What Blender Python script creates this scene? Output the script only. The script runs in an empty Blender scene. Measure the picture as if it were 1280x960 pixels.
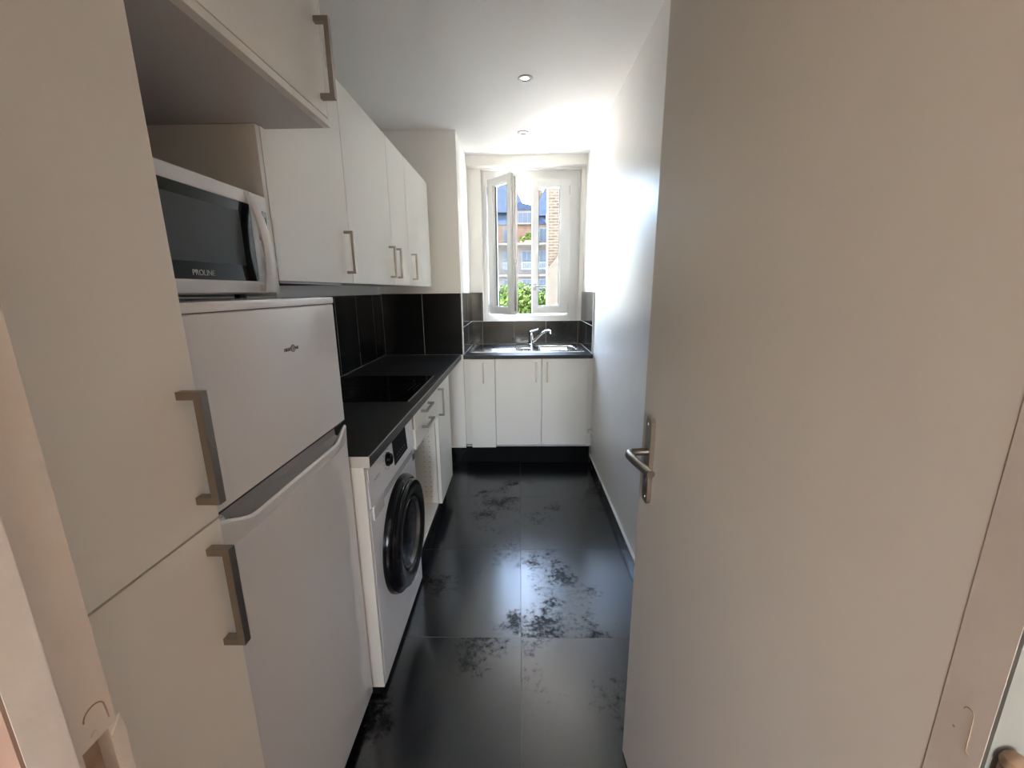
import bpy, bmesh, math, random
from mathutils import Vector, Matrix
random.seed(7)
S = bpy.context.scene
COL = S.collection
R = math.radians

# ------------------------------------------------------------------ camera
CAM_H = 1.405
F_PX = 515.0
PITCH, YAW, ROLL = R(12.83), R(-1.134), R(-0.546)
cp, sp, cy, sy, cr, sr = math.cos(PITCH), math.sin(PITCH), math.cos(YAW), math.sin(YAW), math.cos(ROLL), math.sin(ROLL)
right = Vector((cy, -sy, 0)); fwd = Vector((sy * cp, cy * cp, -sp)); up = right.cross(fwd)
r2 = right * cr + up * sr; u2 = -right * sr + up * cr
cam_d = bpy.data.cameras.new('camera'); cam = bpy.data.objects.new('camera', cam_d); COL.objects.link(cam)
m = Matrix.Identity(4)
for i in range(3):
    m[i][0] = r2[i]; m[i][1] = u2[i]; m[i][2] = -fwd[i]
m[2][3] = CAM_H
cam.matrix_world = m
cam_d.sensor_width = 36; cam_d.lens = F_PX / 1280 * 36; cam_d.clip_start = 0.02; cam_d.clip_end = 500
S.camera = cam

# ------------------------------------------------------------------ world, light, exposure
SKY_STRENGTH = 4.2
SUN_POWER = 112.0
HALL_FILL_POWER = 22.0
EXPOSURE = 0.86
S.view_settings.view_transform = 'Standard'; S.view_settings.look = 'None'
S.view_settings.exposure = EXPOSURE; S.view_settings.gamma = 1; S.view_settings.use_curve_mapping = False
NISH = 1.3
W = bpy.data.worlds.new('sky'); S.world = W; W.use_nodes = True
nt = W.node_tree; nt.nodes.clear()
out = nt.nodes.new('ShaderNodeOutputWorld'); bg = nt.nodes.new('ShaderNodeBackground')
sky = nt.nodes.new('ShaderNodeTexSky'); sky.sky_type = 'NISHITA'; sky.sun_disc = False
sky.sun_elevation = R(48); sky.sun_rotation = R(200); sky.dust_density = 2.0; sky.air_density = 1.0
mixs = nt.nodes.new('ShaderNodeMixRGB'); mixs.inputs[0].default_value = 0.36
mixs.inputs[2].default_value = (2.9, 3.0, 3.1, 1)      # thin bright cloud over the blue
sc0 = nt.nodes.new('ShaderNodeMixRGB'); sc0.blend_type = 'MULTIPLY'; sc0.inputs[0].default_value = 1
sc0.inputs[2].default_value = (NISH, NISH, NISH, 1)
nt.links.new(sky.outputs[0], sc0.inputs[1]); nt.links.new(sc0.outputs[0], mixs.inputs[1])
nt.links.new(mixs.outputs[0], bg.inputs[0]); bg.inputs[1].default_value = SKY_STRENGTH
nt.links.new(bg.outputs[0], out.inputs[0])

sun_d = bpy.data.lights.new('sun', 'SUN'); sun_d.energy = SUN_POWER; sun_d.angle = R(0.6); sun_d.color = (1.0, 0.90, 0.76)
sun = bpy.data.objects.new('sun', sun_d); COL.objects.link(sun)
sd = Vector((-math.cos(R(48)) * math.cos(R(4)), math.cos(R(48)) * math.sin(R(4)), math.sin(R(48))))
sun.rotation_euler = sd.to_track_quat('Z', 'Y').to_euler()

# window light portal (guides sky sampling only)
pl = bpy.data.lights.new('window_portal', 'AREA'); pl.shape = 'RECTANGLE'; pl.size = 0.88; pl.size_y = 1.32
pl.cycles.is_portal = True
po = bpy.data.objects.new('window_portal', pl); COL.objects.link(po)
po.location = (0.11, 4.09, 1.78); po.rotation_euler = (R(-90), 0, 0)

pl2 = bpy.data.lights.new('hall_fill_portal', 'AREA'); pl2.shape = 'RECTANGLE'; pl2.size = 0.8; pl2.size_y = 1.10  # portal of the added hall window
pl2.cycles.is_portal = True
po2 = bpy.data.objects.new('hall_fill_portal', pl2); COL.objects.link(po2)
po2.location = (0.0, -2.72, 1.5); po2.rotation_euler = (R(90), 0, 0)

# ------------------------------------------------------------------ materials
def mat(name, col, rough=0.5, metal=0.0, spec=0.5, bump=0.0, bscale=60, noise=0.0, nscale=4, coat=0, emit=None, es=0, trans=0, alpha=1):
    M = bpy.data.materials.new(name); M.use_nodes = True; n = M.node_tree; b = n.nodes['Principled BSDF']
    b.inputs['Base Color'].default_value = (*col, 1); b.inputs['Roughness'].default_value = rough
    b.inputs['Metallic'].default_value = metal; b.inputs['Specular IOR Level'].default_value = spec
    b.inputs['Coat Weight'].default_value = coat; b.inputs['Transmission Weight'].default_value = trans
    tc = n.nodes.new('ShaderNodeTexCoord')
    if noise:
        t = n.nodes.new('ShaderNodeTexNoise'); t.inputs['Scale'].default_value = nscale; t.inputs['Detail'].default_value = 6
        n.links.new(tc.outputs['Object'], t.inputs['Vector'])
        r = n.nodes.new('ShaderNodeValToRGB'); a = tuple(max(0, c * (1 - noise)) for c in col); c2 = tuple(min(1, c * (1 + noise)) for c in col)
        r.color_ramp.elements[0].position = 0.3; r.color_ramp.elements[1].position = 0.7
        r.color_ramp.elements[0].color = (*a, 1); r.color_ramp.elements[1].color = (*c2, 1)
        n.links.new(t.outputs['Fac'], r.inputs['Fac']); n.links.new(r.outputs['Color'], b.inputs['Base Color'])
    if bump:
        t = n.nodes.new('ShaderNodeTexNoise'); t.inputs['Scale'].default_value = bscale; t.inputs['Detail'].default_value = 4
        n.links.new(tc.outputs['Object'], t.inputs['Vector'])
        bp = n.nodes.new('ShaderNodeBump'); bp.inputs['Strength'].default_value = bump; bp.inputs['Distance'].default_value = 0.002
        n.links.new(t.outputs['Fac'], bp.inputs['Height']); n.links.new(bp.outputs[0], b.inputs['Normal'])
    if emit:
        b.inputs['Emission Color'].default_value = (*emit, 1); b.inputs['Emission Strength'].default_value = es
    return M

WALL = mat('wall_paint', (0.90, 0.87, 0.81), 0.7, spec=0.2, bump=0.25, bscale=25)
WALLR = mat('wall_paint_satin', (0.90, 0.875, 0.835), 0.36, spec=0.5, bump=0.5, bscale=9, noise=0.02, nscale=3)
CEIL = mat('ceiling_paint', (0.93, 0.905, 0.86), 0.65, spec=0.25, bump=0.1, bscale=6)
DOORP = mat('door_paint', (0.60, 0.56, 0.50), 0.38, bump=0.12, bscale=40)
JAMB = mat('jamb_paint', (0.60, 0.54, 0.485), 0.45, bump=0.5, bscale=30, noise=0.04, nscale=14)
JAMB_BARE = mat('jamb_bare_wood', (0.30, 0.21, 0.15), 0.7, bump=1, bscale=60, noise=0.3, nscale=30)
HALLW = mat('hall_paint', (0.56, 0.48, 0.41), 0.6)
HALLP = mat('hall_salmon_paint', (0.27, 0.175, 0.135), 0.6)
HALLG = mat('hall_paint_grey', (0.21, 0.22, 0.205), 0.6)
CAB = mat('cabinet_white_laminate', (0.80, 0.775, 0.71), 0.36, noise=0.012, nscale=3)
CABIN = mat('cabinet_carcass_cream', (0.78, 0.755, 0.69), 0.5)
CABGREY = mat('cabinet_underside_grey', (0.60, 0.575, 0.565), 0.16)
APPL = mat('appliance_white', (0.74, 0.735, 0.735), 0.17, coat=0.3)
APPLM = mat('appliance_white_matt', (0.78, 0.78, 0.79), 0.32)
APPLG = mat('appliance_grey_plastic', (0.42, 0.42, 0.43), 0.35)
NICKEL = mat('brushed_nickel', (0.32, 0.28, 0.245), 0.32, metal=1, bump=0.15, bscale=300)
CHROME = mat('chrome', (0.85, 0.86, 0.87), 0.08, metal=1)
STEEL = mat('sink_steel', (0.78, 0.79, 0.80), 0.2, metal=1)
TRIMM = mat('white_metal_trim', (0.80, 0.80, 0.78), 0.3)
GASKET = mat('dark_gasket', (0.03, 0.03, 0.03), 0.6)
BLACKG = mat('black_gloss', (0.006, 0.006, 0.007), 0.16, spec=0.25)
BLACKP = mat('black_plastic', (0.012, 0.012, 0.013), 0.25)
BLACKGL = mat('black_glass', (0.003, 0.003, 0.003), 0.06, spec=0.18)
MWIN = mat('microwave_window', (0.022, 0.022, 0.022), 0.35, spec=0.2)
PLINTH = mat('black_plinth', (0.006, 0.006, 0.006), 0.75, spec=0.1)
WORKTOP = mat('worktop_black_laminate', (0.012, 0.0125, 0.014), 0.36, spec=0.38, bump=0.9, bscale=350, noise=0.15, nscale=200)
TOPEDGE = mat('worktop_end_cap', (0.55, 0.53, 0.50), 0.4)
INK = mat('grey_print', (0.25, 0.25, 0.26), 0.5)
DARKINK = mat('dark_print', (0.06, 0.06, 0.07), 0.5)
WINK = mat('pale_print', (0.5, 0.5, 0.5), 0.5)
PINK = mat('dusty_filler', (0.34, 0.25, 0.23), 0.5)
PVC = mat('window_white', (0.70, 0.695, 0.67), 0.3)
PLASTIC = mat('white_plastic', (0.8, 0.8, 0.78), 0.3)
SPOTG = mat('lamp_glass', (0.10, 0.10, 0.10), 0.15)
HOLE = mat('drill_hole', (0.05, 0.045, 0.04), 0.8)
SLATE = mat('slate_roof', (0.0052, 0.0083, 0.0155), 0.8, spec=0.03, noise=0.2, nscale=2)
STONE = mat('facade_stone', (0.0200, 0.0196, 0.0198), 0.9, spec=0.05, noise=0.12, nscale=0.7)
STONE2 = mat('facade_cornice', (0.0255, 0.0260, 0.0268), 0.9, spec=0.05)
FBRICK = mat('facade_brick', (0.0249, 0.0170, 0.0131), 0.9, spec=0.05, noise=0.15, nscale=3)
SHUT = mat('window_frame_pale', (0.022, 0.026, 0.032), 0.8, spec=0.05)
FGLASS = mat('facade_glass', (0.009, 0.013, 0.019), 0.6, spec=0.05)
IRON = mat('balcony_iron', (0.02, 0.03, 0.045), 0.5)
CLAY = mat('clay_pot', (0.09, 0.04, 0.025), 0.8)
LEAF = mat('leaf_green', (0.0122, 0.0220, 0.0037), 0.6, spec=0.05, noise=0.5, nscale=1.5)
LEAF2 = mat('leaf_green_pale', (0.0134, 0.0220, 0.0073), 0.6, spec=0.05, noise=0.4, nscale=1.5)
BARK = mat('bark', (0.06, 0.045, 0.035), 0.9, bump=1, bscale=10)
GROUND = mat('street_paving', (0.60, 0.57, 0.52), 0.9, noise=0.1)
LAMPE = mat('lamp_diffuser', (0.8, 0.8, 0.8), 0.5)
HFLOOR = mat('hall_parquet', (0.35, 0.22, 0.13), 0.35, noise=0.2, nscale=10)

# window glass: clear, thin, slightly reflective
GLASS = bpy.data.materials.new('clear_glass'); GLASS.use_nodes = True
n = GLASS.node_tree; n.nodes.clear(); o_ = n.nodes.new('ShaderNodeOutputMaterial'); mx = n.nodes.new('ShaderNodeMixShader')
tr = n.nodes.new('ShaderNodeBsdfTransparent'); gl = n.nodes.new('ShaderNodeBsdfGlossy'); fr = n.nodes.new('ShaderNodeFresnel')
gl.inputs['Roughness'].default_value = 0.02; gn = n.nodes.new('ShaderNodeNewGeometry'); mr = n.nodes.new('ShaderNodeMapRange'); mr.inputs['To Min'].default_value = 1.45; mr.inputs['To Max'].default_value = 1 / 1.45; n.links.new(gn.outputs['Backfacing'], mr.inputs['Value']); n.links.new(mr.outputs[0], fr.inputs[0]); tr.inputs[0].default_value = (0.95, 0.975, 0.97, 1)
n.links.new(fr.outputs[0], mx.inputs[0]); n.links.new(tr.outputs[0], mx.inputs[1]); n.links.new(gl.outputs[0], mx.inputs[2]); n.links.new(mx.outputs[0], o_.inputs[0])

def tile_mat(name, size, off, axes, base, mortar, rough, mw=0.002, floor=False):
    """tiles laid on a world-metre grid; axes: which object axes are u and v"""
    M = bpy.data.materials.new(name); M.use_nodes = True; n = M.node_tree; b = n.nodes['Principled BSDF']
    tc = n.nodes.new('ShaderNodeTexCoord'); sp_ = n.nodes.new('ShaderNodeSeparateXYZ'); n.links.new(tc.outputs['Object'], sp_.inputs[0])
    def mth(op, a, v=None, v2=None):
        q = n.nodes.new('ShaderNodeMath'); q.operation = op
        for i, x in enumerate((a, v, v2)):
            if x is None: continue
            if isinstance(x, (int, float)): q.inputs[i].default_value = x
            else: n.links.new(x, q.inputs[i])
        return q.outputs[0]
    ms = []; cells = []
    for k in range(2):
        c = mth('SUBTRACT', sp_.outputs[axes[k]], off[k]); d = mth('DIVIDE', c, size[k])
        fl = mth('FLOOR', d); fx = mth('SUBTRACT', d, fl); e = mth('ABSOLUTE', mth('SUBTRACT', fx, 0.5))
        ms.append(mth('GREATER_THAN', e, 0.5 - mw / 2 / size[k])); cells.append(fl)
    g = mth('MAXIMUM', ms[0], ms[1])
    cell = mth('ADD', mth('MULTIPLY', cells[0], 3.7), mth('MULTIPLY', cells[1], 7.3))
    cmb = n.nodes.new('ShaderNodeCombineXYZ'); n.links.new(cell, cmb.inputs[2])
    va = n.nodes.new('ShaderNodeVectorMath'); va.operation = 'ADD'; n.links.new(tc.outputs['Object'], va.inputs[0]); n.links.new(cmb.outputs[0], va.inputs[1])
    t = n.nodes.new('ShaderNodeTexNoise'); t.inputs['Scale'].default_value = 3; t.inputs['Detail'].default_value = 4; t.inputs['Roughness'].default_value = 0.55
    t2 = n.nodes.new('ShaderNodeTexNoise'); t2.inputs['Scale'].default_value = 45; t2.inputs['Detail'].default_value = 8; t2.inputs['Roughness'].default_value = 0.75
    n.links.new(va.outputs[0], t2.inputs['Vector'])
    tf = mth('ADD', mth('MULTIPLY', t.outputs['Fac'], 0.62), mth('MULTIPLY', t2.outputs['Fac'], 0.38)) if floor else t.outputs['Fac']
    n.links.new(va.outputs[0], t.inputs['Vector'])
    r = n.nodes.new('ShaderNodeValToRGB'); n.links.new(tf, r.inputs['Fac'])
    r.color_ramp.elements[0].position = 0.38 if floor else 0.3; r.color_ramp.elements[1].position = 0.46 if floor else 0.7
    lo = tuple(c * (0.55 if floor else 0.8) for c in base); hi = tuple(c * (1.15 if floor else 1.2) for c in base)
    r.color_ramp.elements[0].color = (*lo, 1); r.color_ramp.elements[1].color = (*hi, 1)
    mc = n.nodes.new('ShaderNodeMixRGB'); n.links.new(g, mc.inputs[0]); n.links.new(r.outputs['Color'], mc.inputs[1]); mc.inputs[2].default_value = (*mortar, 1)
    n.links.new(mc.outputs[0], b.inputs['Base Color'])
    rr = n.nodes.new('ShaderNodeMapRange'); n.links.new(tf, rr.inputs['Value'])
    rr.inputs['From Min'].default_value = 0.36 if floor else 0.3; rr.inputs['From Max'].default_value = 0.45 if floor else 0.6
    rr.inputs['To Min'].default_value = rough[0]; rr.inputs['To Max'].default_value = rough[1]
    n.links.new(mth('ADD', rr.outputs[0], mth('MULTIPLY', g, 0.3)), b.inputs['Roughness'])
    b.inputs['Specular IOR Level'].default_value = 0.75 if floor else 0.3
    if floor:
        def remap(lo_, hi_):
            q = n.nodes.new('ShaderNodeMapRange'); n.links.new(tf, q.inputs['Value']); q.inputs['From Min'].default_value = 0.38; q.inputs['From Max'].default_value = 0.45
            q.inputs['To Min'].default_value = lo_; q.inputs['To Max'].default_value = hi_; return q.outputs[0]
        n.links.new(remap(0.12, 0.68), b.inputs['Specular IOR Level']); n.links.new(remap(0.0, 0.35), b.inputs['Coat Weight'])
        b.inputs['Coat IOR'].default_value = 1.6; b.inputs['Coat Tint'].default_value = (0.78, 0.89, 1, 1); n.links.new(rr.outputs[0], b.inputs['Coat Roughness'])
    bp = n.nodes.new('ShaderNodeBump'); bp.inputs['Strength'].default_value = 0.6; bp.inputs['Distance'].default_value = 0.001; bp.invert = True
    n.links.new(g, bp.inputs['Height']); n.links.new(bp.outputs[0], b.inputs['Normal'])
    return M
FLOORM = tile_mat('floor_slate_tile', (0.597, 0.597), (-0.001, 0.238), (0, 1), (0.007, 0.007, 0.008), (0.05, 0.048, 0.046), (0.34, 0.20), 0.003, floor=True)
TILE_L = tile_mat('black_tile_left', (0.314, 1.0), (2.424 - 0.314 * 8, 0.4), (1, 2), (0.006, 0.006, 0.006), (0.30, 0.30, 0.29), (0.25, 0.2), 0.005)
TILE_C = tile_mat('black_tile_column', (0.314, 1.0), (-0.755 - 0.314 * 2, 0.4), (0, 2), (0.006, 0.006, 0.006), (0.25, 0.25, 0.24), (0.25, 0.2), 0.005)
TILE_B = tile_mat('black_tile_back', (0.2975, 1.0), (-0.349 - 0.2975 * 2, 0.4), (0, 2), (0.007, 0.007, 0.007), (0.20, 0.20, 0.19), (0.3, 0.2), 0.004)
TILE_S = tile_mat('black_tile_niche', (0.314, 1.0), (3.26, 0.125), (1, 2), (0.007, 0.007, 0.008), (0.25, 0.25, 0.24), (0.2, 0.14), 0.004)
BRICKM = bpy.data.materials.new('pale_brick'); BRICKM.use_nodes = True
n = BRICKM.node_tree; b_ = n.nodes['Principled BSDF']; br = n.nodes.new('ShaderNodeTexBrick'); tc = n.nodes.new('ShaderNodeTexCoord'); mp = n.nodes.new('ShaderNodeMapping')
mp.inputs['Rotation'].default_value = (R(90), 0, 0)
n.links.new(tc.outputs['Object'], mp.inputs[0]); n.links.new(mp.outputs[0], br.inputs['Vector'])
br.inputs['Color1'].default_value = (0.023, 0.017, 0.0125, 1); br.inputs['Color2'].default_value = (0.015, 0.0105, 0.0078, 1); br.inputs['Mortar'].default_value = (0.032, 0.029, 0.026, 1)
br.inputs['Scale'].default_value = 1; br.inputs['Brick Width'].default_value = 0.24; br.inputs['Row Height'].default_value = 0.075; br.inputs['Mortar Size'].default_value = 0.012
n.links.new(br.outputs[0], b_.inputs['Base Color']); b_.inputs['Roughness'].default_value = 0.9; b_.inputs['Specular IOR Level'].default_value = 0.05

# ------------------------------------------------------------------ helpers
def tag(o, label=None, cat=None, group=None, kind=None):
    if label: o['label'] = label
    if cat: o['category'] = cat
    if group: o['group'] = group
    if kind: o['kind'] = kind
    return o

class G:
    """mesh collector in world metres"""
    def __init__(s): s.bm = bmesh.new()
    def box(s, x0, x1, y0, y1, z0, z1, bev=0.0, seg=2):
        t = bmesh.new(); bmesh.ops.create_cube(t, size=1)
        for v in t.verts:
            v.co = Vector(((x0 + x1) / 2 + v.co.x * (x1 - x0), (y0 + y1) / 2 + v.co.y * (y1 - y0), (z0 + z1) / 2 + v.co.z * (z1 - z0)))
        if bev > 0: bmesh.ops.bevel(t, geom=t.edges[:], offset=bev, segments=seg, affect='EDGES', profile=0.7)
        s.merge(t); return s
    def merge(s, t, mtx=None):
        me = bpy.data.meshes.new('t'); t.to_mesh(me); t.free()
        if mtx: me.transform(mtx)
        s.bm.from_mesh(me); bpy.data.meshes.remove(me)
    def cyl(s, c, axis, r, h, r2=None, n=32, bev=0):
        t = bmesh.new(); bmesh.ops.create_cone(t, cap_ends=True, segments=n, radius1=r, radius2=r if r2 is None else r2, depth=h)
        if bev: bmesh.ops.bevel(t, geom=[e for e in t.edges if len(e.link_faces) == 2 and e.calc_face_angle() > 1], offset=bev, segments=2, affect='EDGES')
        q = Vector((0, 0, 1)).rotation_difference(Vector(axis).normalized()).to_matrix().to_4x4()
        s.merge(t, Matrix.Translation(Vector(c)) @ q); return s
    def lathe(s, c, axis, prof, n=64):
        """prof: list of (radius, height along axis)"""
        q = Vector((0, 0, 1)).rotation_difference(Vector(axis).normalized()).to_matrix().to_4x4()
        t = bmesh.new(); rows = []
        for r, h in prof:
            if r < 1e-6: rows.append([t.verts.new((0, 0, h))])
            else: rows.append([t.verts.new((r * math.cos(2 * math.pi * k / n), r * math.sin(2 * math.pi * k / n), h)) for k in range(n)])
        for a, b in zip(rows, rows[1:]):
            for k in range(n):
                k2 = (k + 1) % n
                if len(a) == 1 and len(b) == 1: continue
                if len(a) == 1: t.faces.new((a[0], b[k2], b[k]))
                elif len(b) == 1: t.faces.new((a[k], a[k2], b[0]))
                else: t.faces.new((a[k], a[k2], b[k2], b[k]))
        bmesh.ops.recalc_face_normals(t, faces=t.faces[:])
        s.merge(t, Matrix.Translation(Vector(c)) @ q); return s
    def tube(s, pts, rad, n=14):
        pts = [Vector(p) for p in pts]; rad = rad if isinstance(rad, (list, tuple)) else [rad] * len(pts)
        t = bmesh.new(); rows = []; ref = None
        for i, p in enumerate(pts):
            d = (pts[min(i + 1, len(pts) - 1)] - pts[max(i - 1, 0)]).normalized()
            if ref is None: ref = d.orthogonal().normalized()
            ref = (ref - d * ref.dot(d)).normalized(); w = d.cross(ref)
            rows.append([t.verts.new(p + (ref * math.cos(2 * math.pi * k / n) + w * math.sin(2 * math.pi * k / n)) * rad[i]) for k in range(n)])
        for a, b in zip(rows, rows[1:]):
            for k in range(n): t.faces.new((a[k], a[(k + 1) % n], b[(k + 1) % n], b[k]))
        t.faces.new(rows[0][::-1]); t.faces.new(rows[-1])
        bmesh.ops.recalc_face_normals(t, faces=t.faces[:])
        s.merge(t); return s
    def prism(s, poly, axis, a0, a1, bev=0):
        """poly in the two other axes (in xyz order), extruded along axis from a0 to a1"""
        t = bmesh.new()
        def P(u, v, a): return {'x': (a, u, v), 'y': (u, a, v), 'z': (u, v, a)}[axis]
        A = [t.verts.new(P(u, v, a0)) for u, v in poly]; B = [t.verts.new(P(u, v, a1)) for u, v in poly]
        t.faces.new(A); t.faces.new(B[::-1])
        for k in range(len(poly)): t.faces.new((A[k], A[(k + 1) % len(poly)], B[(k + 1) % len(poly)], B[k]))
        bmesh.ops.recalc_face_normals(t, faces=t.faces[:])
        if bev: bmesh.ops.bevel(t, geom=t.edges[:], offset=bev, segments=2, affect='EDGES')
        s.merge(t); return s
    def grid(s, fn, nu, nv):
        vs = [[s.bm.verts.new(fn(i / nu, j / nv)) for j in range(nv + 1)] for i in range(nu + 1)]
        for i in range(nu):
            for j in range(nv): s.bm.faces.new((vs[i][j], vs[i + 1][j], vs[i + 1][j + 1], vs[i][j + 1]))
        return s

def obj(name, g, m, parent=None, smooth=False, base=None):
    me = bpy.data.meshes.new(name)
    bm = g.bm if isinstance(g, G) else g
    org = Vector((0, 0, 0))
    if parent is not None: org = parent_world(parent)
    elif base is not None: org = Vector(base)
    for v in bm.verts: v.co -= org
    bm.to_mesh(me); bm.free()
    me.materials.append(m)
    if smooth:
        me.shade_smooth()
        me.set_sharp_from_angle(angle=R(35))
    o = bpy.data.objects.new(name, me); COL.objects.link(o)
    if parent is not None: o.parent = parent
    elif base is not None: o.location = base
    return o
def parent_world(p):
    v = Vector((0, 0, 0))
    while p is not None: v += p.location; p = p.parent
    return v
def empty(name, loc, label=None, cat=None, group=None, kind=None):
    e = bpy.data.objects.new(name, None); COL.objects.link(e); e.location = loc; e.empty_display_size = 0.05
    return tag(e, label, cat, group, kind)
def struct(name, g, m, label=None):
    o = obj(name, g, m); o['kind'] = 'structure'
    if label: o['label'] = label
    return o
def box(*a, **k): return G().box(*a, **k)
def text(name, s, size, origin, xdir, ydir, m, parent, depth=0.0004, spacing=1.0):
    cu = bpy.data.curves.new(name, 'FONT'); cu.body = s; cu.size = size; cu.extrude = depth; cu.align_x = 'CENTER'; cu.align_y = 'CENTER'; cu.space_character = spacing
    tmp = bpy.data.objects.new(name + '_c', cu); COL.objects.link(tmp)
    dg = bpy.context.evaluated_depsgraph_get(); dg.update()
    me = bpy.data.meshes.new_from_object(tmp.evaluated_get(dg)); bpy.data.objects.remove(tmp)
    x = Vector(xdir).normalized(); y = Vector(ydir).normalized(); z = x.cross(y); M = Matrix.Identity(4)
    org = Vector(origin) - parent_world(parent)
    for i in range(3): M[i][0] = x[i]; M[i][1] = y[i]; M[i][2] = z[i]; M[i][3] = org[i]
    me.transform(M); me.materials.clear(); me.materials.append(m); me.name = name
    o = bpy.data.objects.new(name, me); COL.objects.link(o); o.parent = parent
    return o

def handle_v(name, parent, x, y, z0, z1, out=0.034, s=0.011, w=0.013):
    """U-shaped square bar handle on a face looking towards +x; bar vertical at y"""
    g = G().box(x + out - s, x + out, y - w / 2, y + w / 2, z0, z1, 0.0008)
    g.box(x - 0.0005, x + out - s + 0.0005, y - w / 2, y + w / 2, z1 - s, z1, 0.0008)
    g.box(x - 0.0005, x + out - s + 0.0005, y - w / 2, y + w / 2, z0, z0 + s, 0.0008)
    return obj(name, g, NICKEL, parent)
def handle_h(name, parent, x, z, y0, y1, out=0.034, s=0.011):
    g = G().box(x + out - s, x + out, y0, y1, z - s / 2, z + s / 2, 0.0008)
    for a, b in ((y0, y0 + s), (y1 - s, y1)): g.box(x - 0.0005, x + out - s + 0.0005, a, b, z - s / 2, z + s / 2, 0.0008)
    return obj(name, g, NICKEL, parent)
def handle_back(name, parent, x, y, z0, z1, out=0.034, s=0.011):
    """vertical bar handle on a face looking towards -y"""
    g = G().box(x - s / 2, x + s / 2, y - out, y - out + s, z0, z1, 0.0008)
    for a, b in ((z1 - s, z1), (z0, z0 + s)): g.box(x - s / 2, x + s / 2, y - out + s - 0.0005, y + 0.0005, a, b, 0.0008)
    return obj(name, g, NICKEL, parent)

XL, XR, YB, ZC = -1.085, 0.583, 3.90, 2.52      # kitchen room
T = 0.016

# ------------------------------------------------------------------ structure
struct('floor', box(XL - 0.1, XR + 0.1, 0.25, YB + 0.1, -0.1, 0), FLOORM, 'large dark slate-look floor tiles with thin grout lines')
struct('ceiling', box(XL - 0.1, XR + 0.1, 0.218, YB + 0.25, ZC, ZC + 0.1), CEIL)
struct('wall_left', box(XL - 0.1, XL, 0.285, YB, 0, ZC), WALL)
struct('wall_right', box(XR, XR + 0.1, 0.285, YB + 0.25, 0, ZC), WALLR)
struct('wall_column', box(XL, -0.452, 3.25, YB, 0, ZC), WALL, 'boxed-in corner column beside the sink niche')
WX0, WX1, WZ0, WZ1 = -0.335, 0.545, 1.125, 2.425
g = G().box(-0.452, WX0, YB, YB + 0.25, 0, ZC); g.box(WX1, XR, YB, YB + 0.25, 0, ZC)
g.box(WX0, WX1, YB, YB + 0.25, 0, WZ0); g.box(WX0, WX1, YB, YB + 0.25, WZ1, ZC); g.box(XL, -0.452, YB, YB + 0.25, 0, ZC)
struct('wall_back', g, WALL, 'narrow back wall around the casement window')
struct('trim_1', box(-0.452, 0.583, 3.82, YB, 2.438, ZC), WALL, 'boxed beam above the window')
# door wall
DH = 2.06
struct('wall_door_left', G().box(-1.6, -0.375, 0.218, 0.285, 0, ZC).box(-1.6, -0.3509, 0.2155, 0.2178, 0, ZC), HALLP)
struct('wall_door_right', G().box(0.3665, 1.6, 0.2525, 0.285, 0, ZC).box(0.3559, 1.6, 0.2500, 0.2523, 0, ZC), HALLG)
struct('wall_door_top', G().box(-0.375, 0.3665, 0.2525, 0.285, DH + 0.02, ZC), HALLW)
# left jamb
jl = empty('trim_2', (-0.36, 0.25, 0), 'painted left door jamb with chipped strike recess', None, None, 'structure')
Z1, Z2 = 1.036, 0.985
g = G().prism([(-0.375, 0.218), (-0.3505, 0.218), (-0.3505, 0.245), (-0.3605, 0.245), (-0.3605, 0.285), (-0.375, 0.285)], 'z', Z1, DH)
g.prism([(-0.375, 0.218), (-0.3505, 0.218), (-0.3505, 0.245), (-0.3605, 0.245), (-0.3605, 0.285), (-0.375, 0.285)], 'z', 0, 0.93)
g.prism([(-0.375, 0.218), (-0.3505, 0.218), (-0.3505, 0.245), (-0.3605, 0.245), (-0.3605, 0.2555), (-0.375, 0.2555)], 'z', 0.93, Z1)
g.prism([(-0.375, 0.2775), (-0.3605, 0.2775), (-0.3595, 0.2875), (-0.375, 0.2875)], 'z', 0.93, Z1)
obj('jamb', g, JAMB, jl)
g = G().box(-0.3755, -0.3735, 0.2556, 0.2776, 0.93, Z1)
obj('strike_recess', g, JAMB_BARE, jl)
ptsl = [(-0.3604, 0.2705 - 0.0085 * math.cos(math.pi * k / 10), 1.060 + 0.008 * math.sin(math.pi * k / 10)) for k in range(11)] + [(-0.3604, 0.2795, 1.053), (-0.3604, 0.280, 1.045)]
g = G().tube(ptsl, 0.0006, 8)
obj('carved_outline', g, JAMB_BARE, jl)
g = G().cyl((-0.3603, 0.267, 1.043), (1, 0, 0), 0.003, 0.0015, n=16, bev=0.0004)
obj('screw_head', g, JAMB, jl)
g = G().prism([(0.2775, 0.90), (0.290, 0.90), (0.291, 0.96), (0.2885, 0.985), (0.290, 1.02), (0.288, 1.04), (0.2775, 1.028), (0.280, 0.99), (0.2775, 0.96)], 'x', -0.3618, -0.3592, 0.0005)
obj('broken_filler', g, JAMB, jl)
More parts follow.
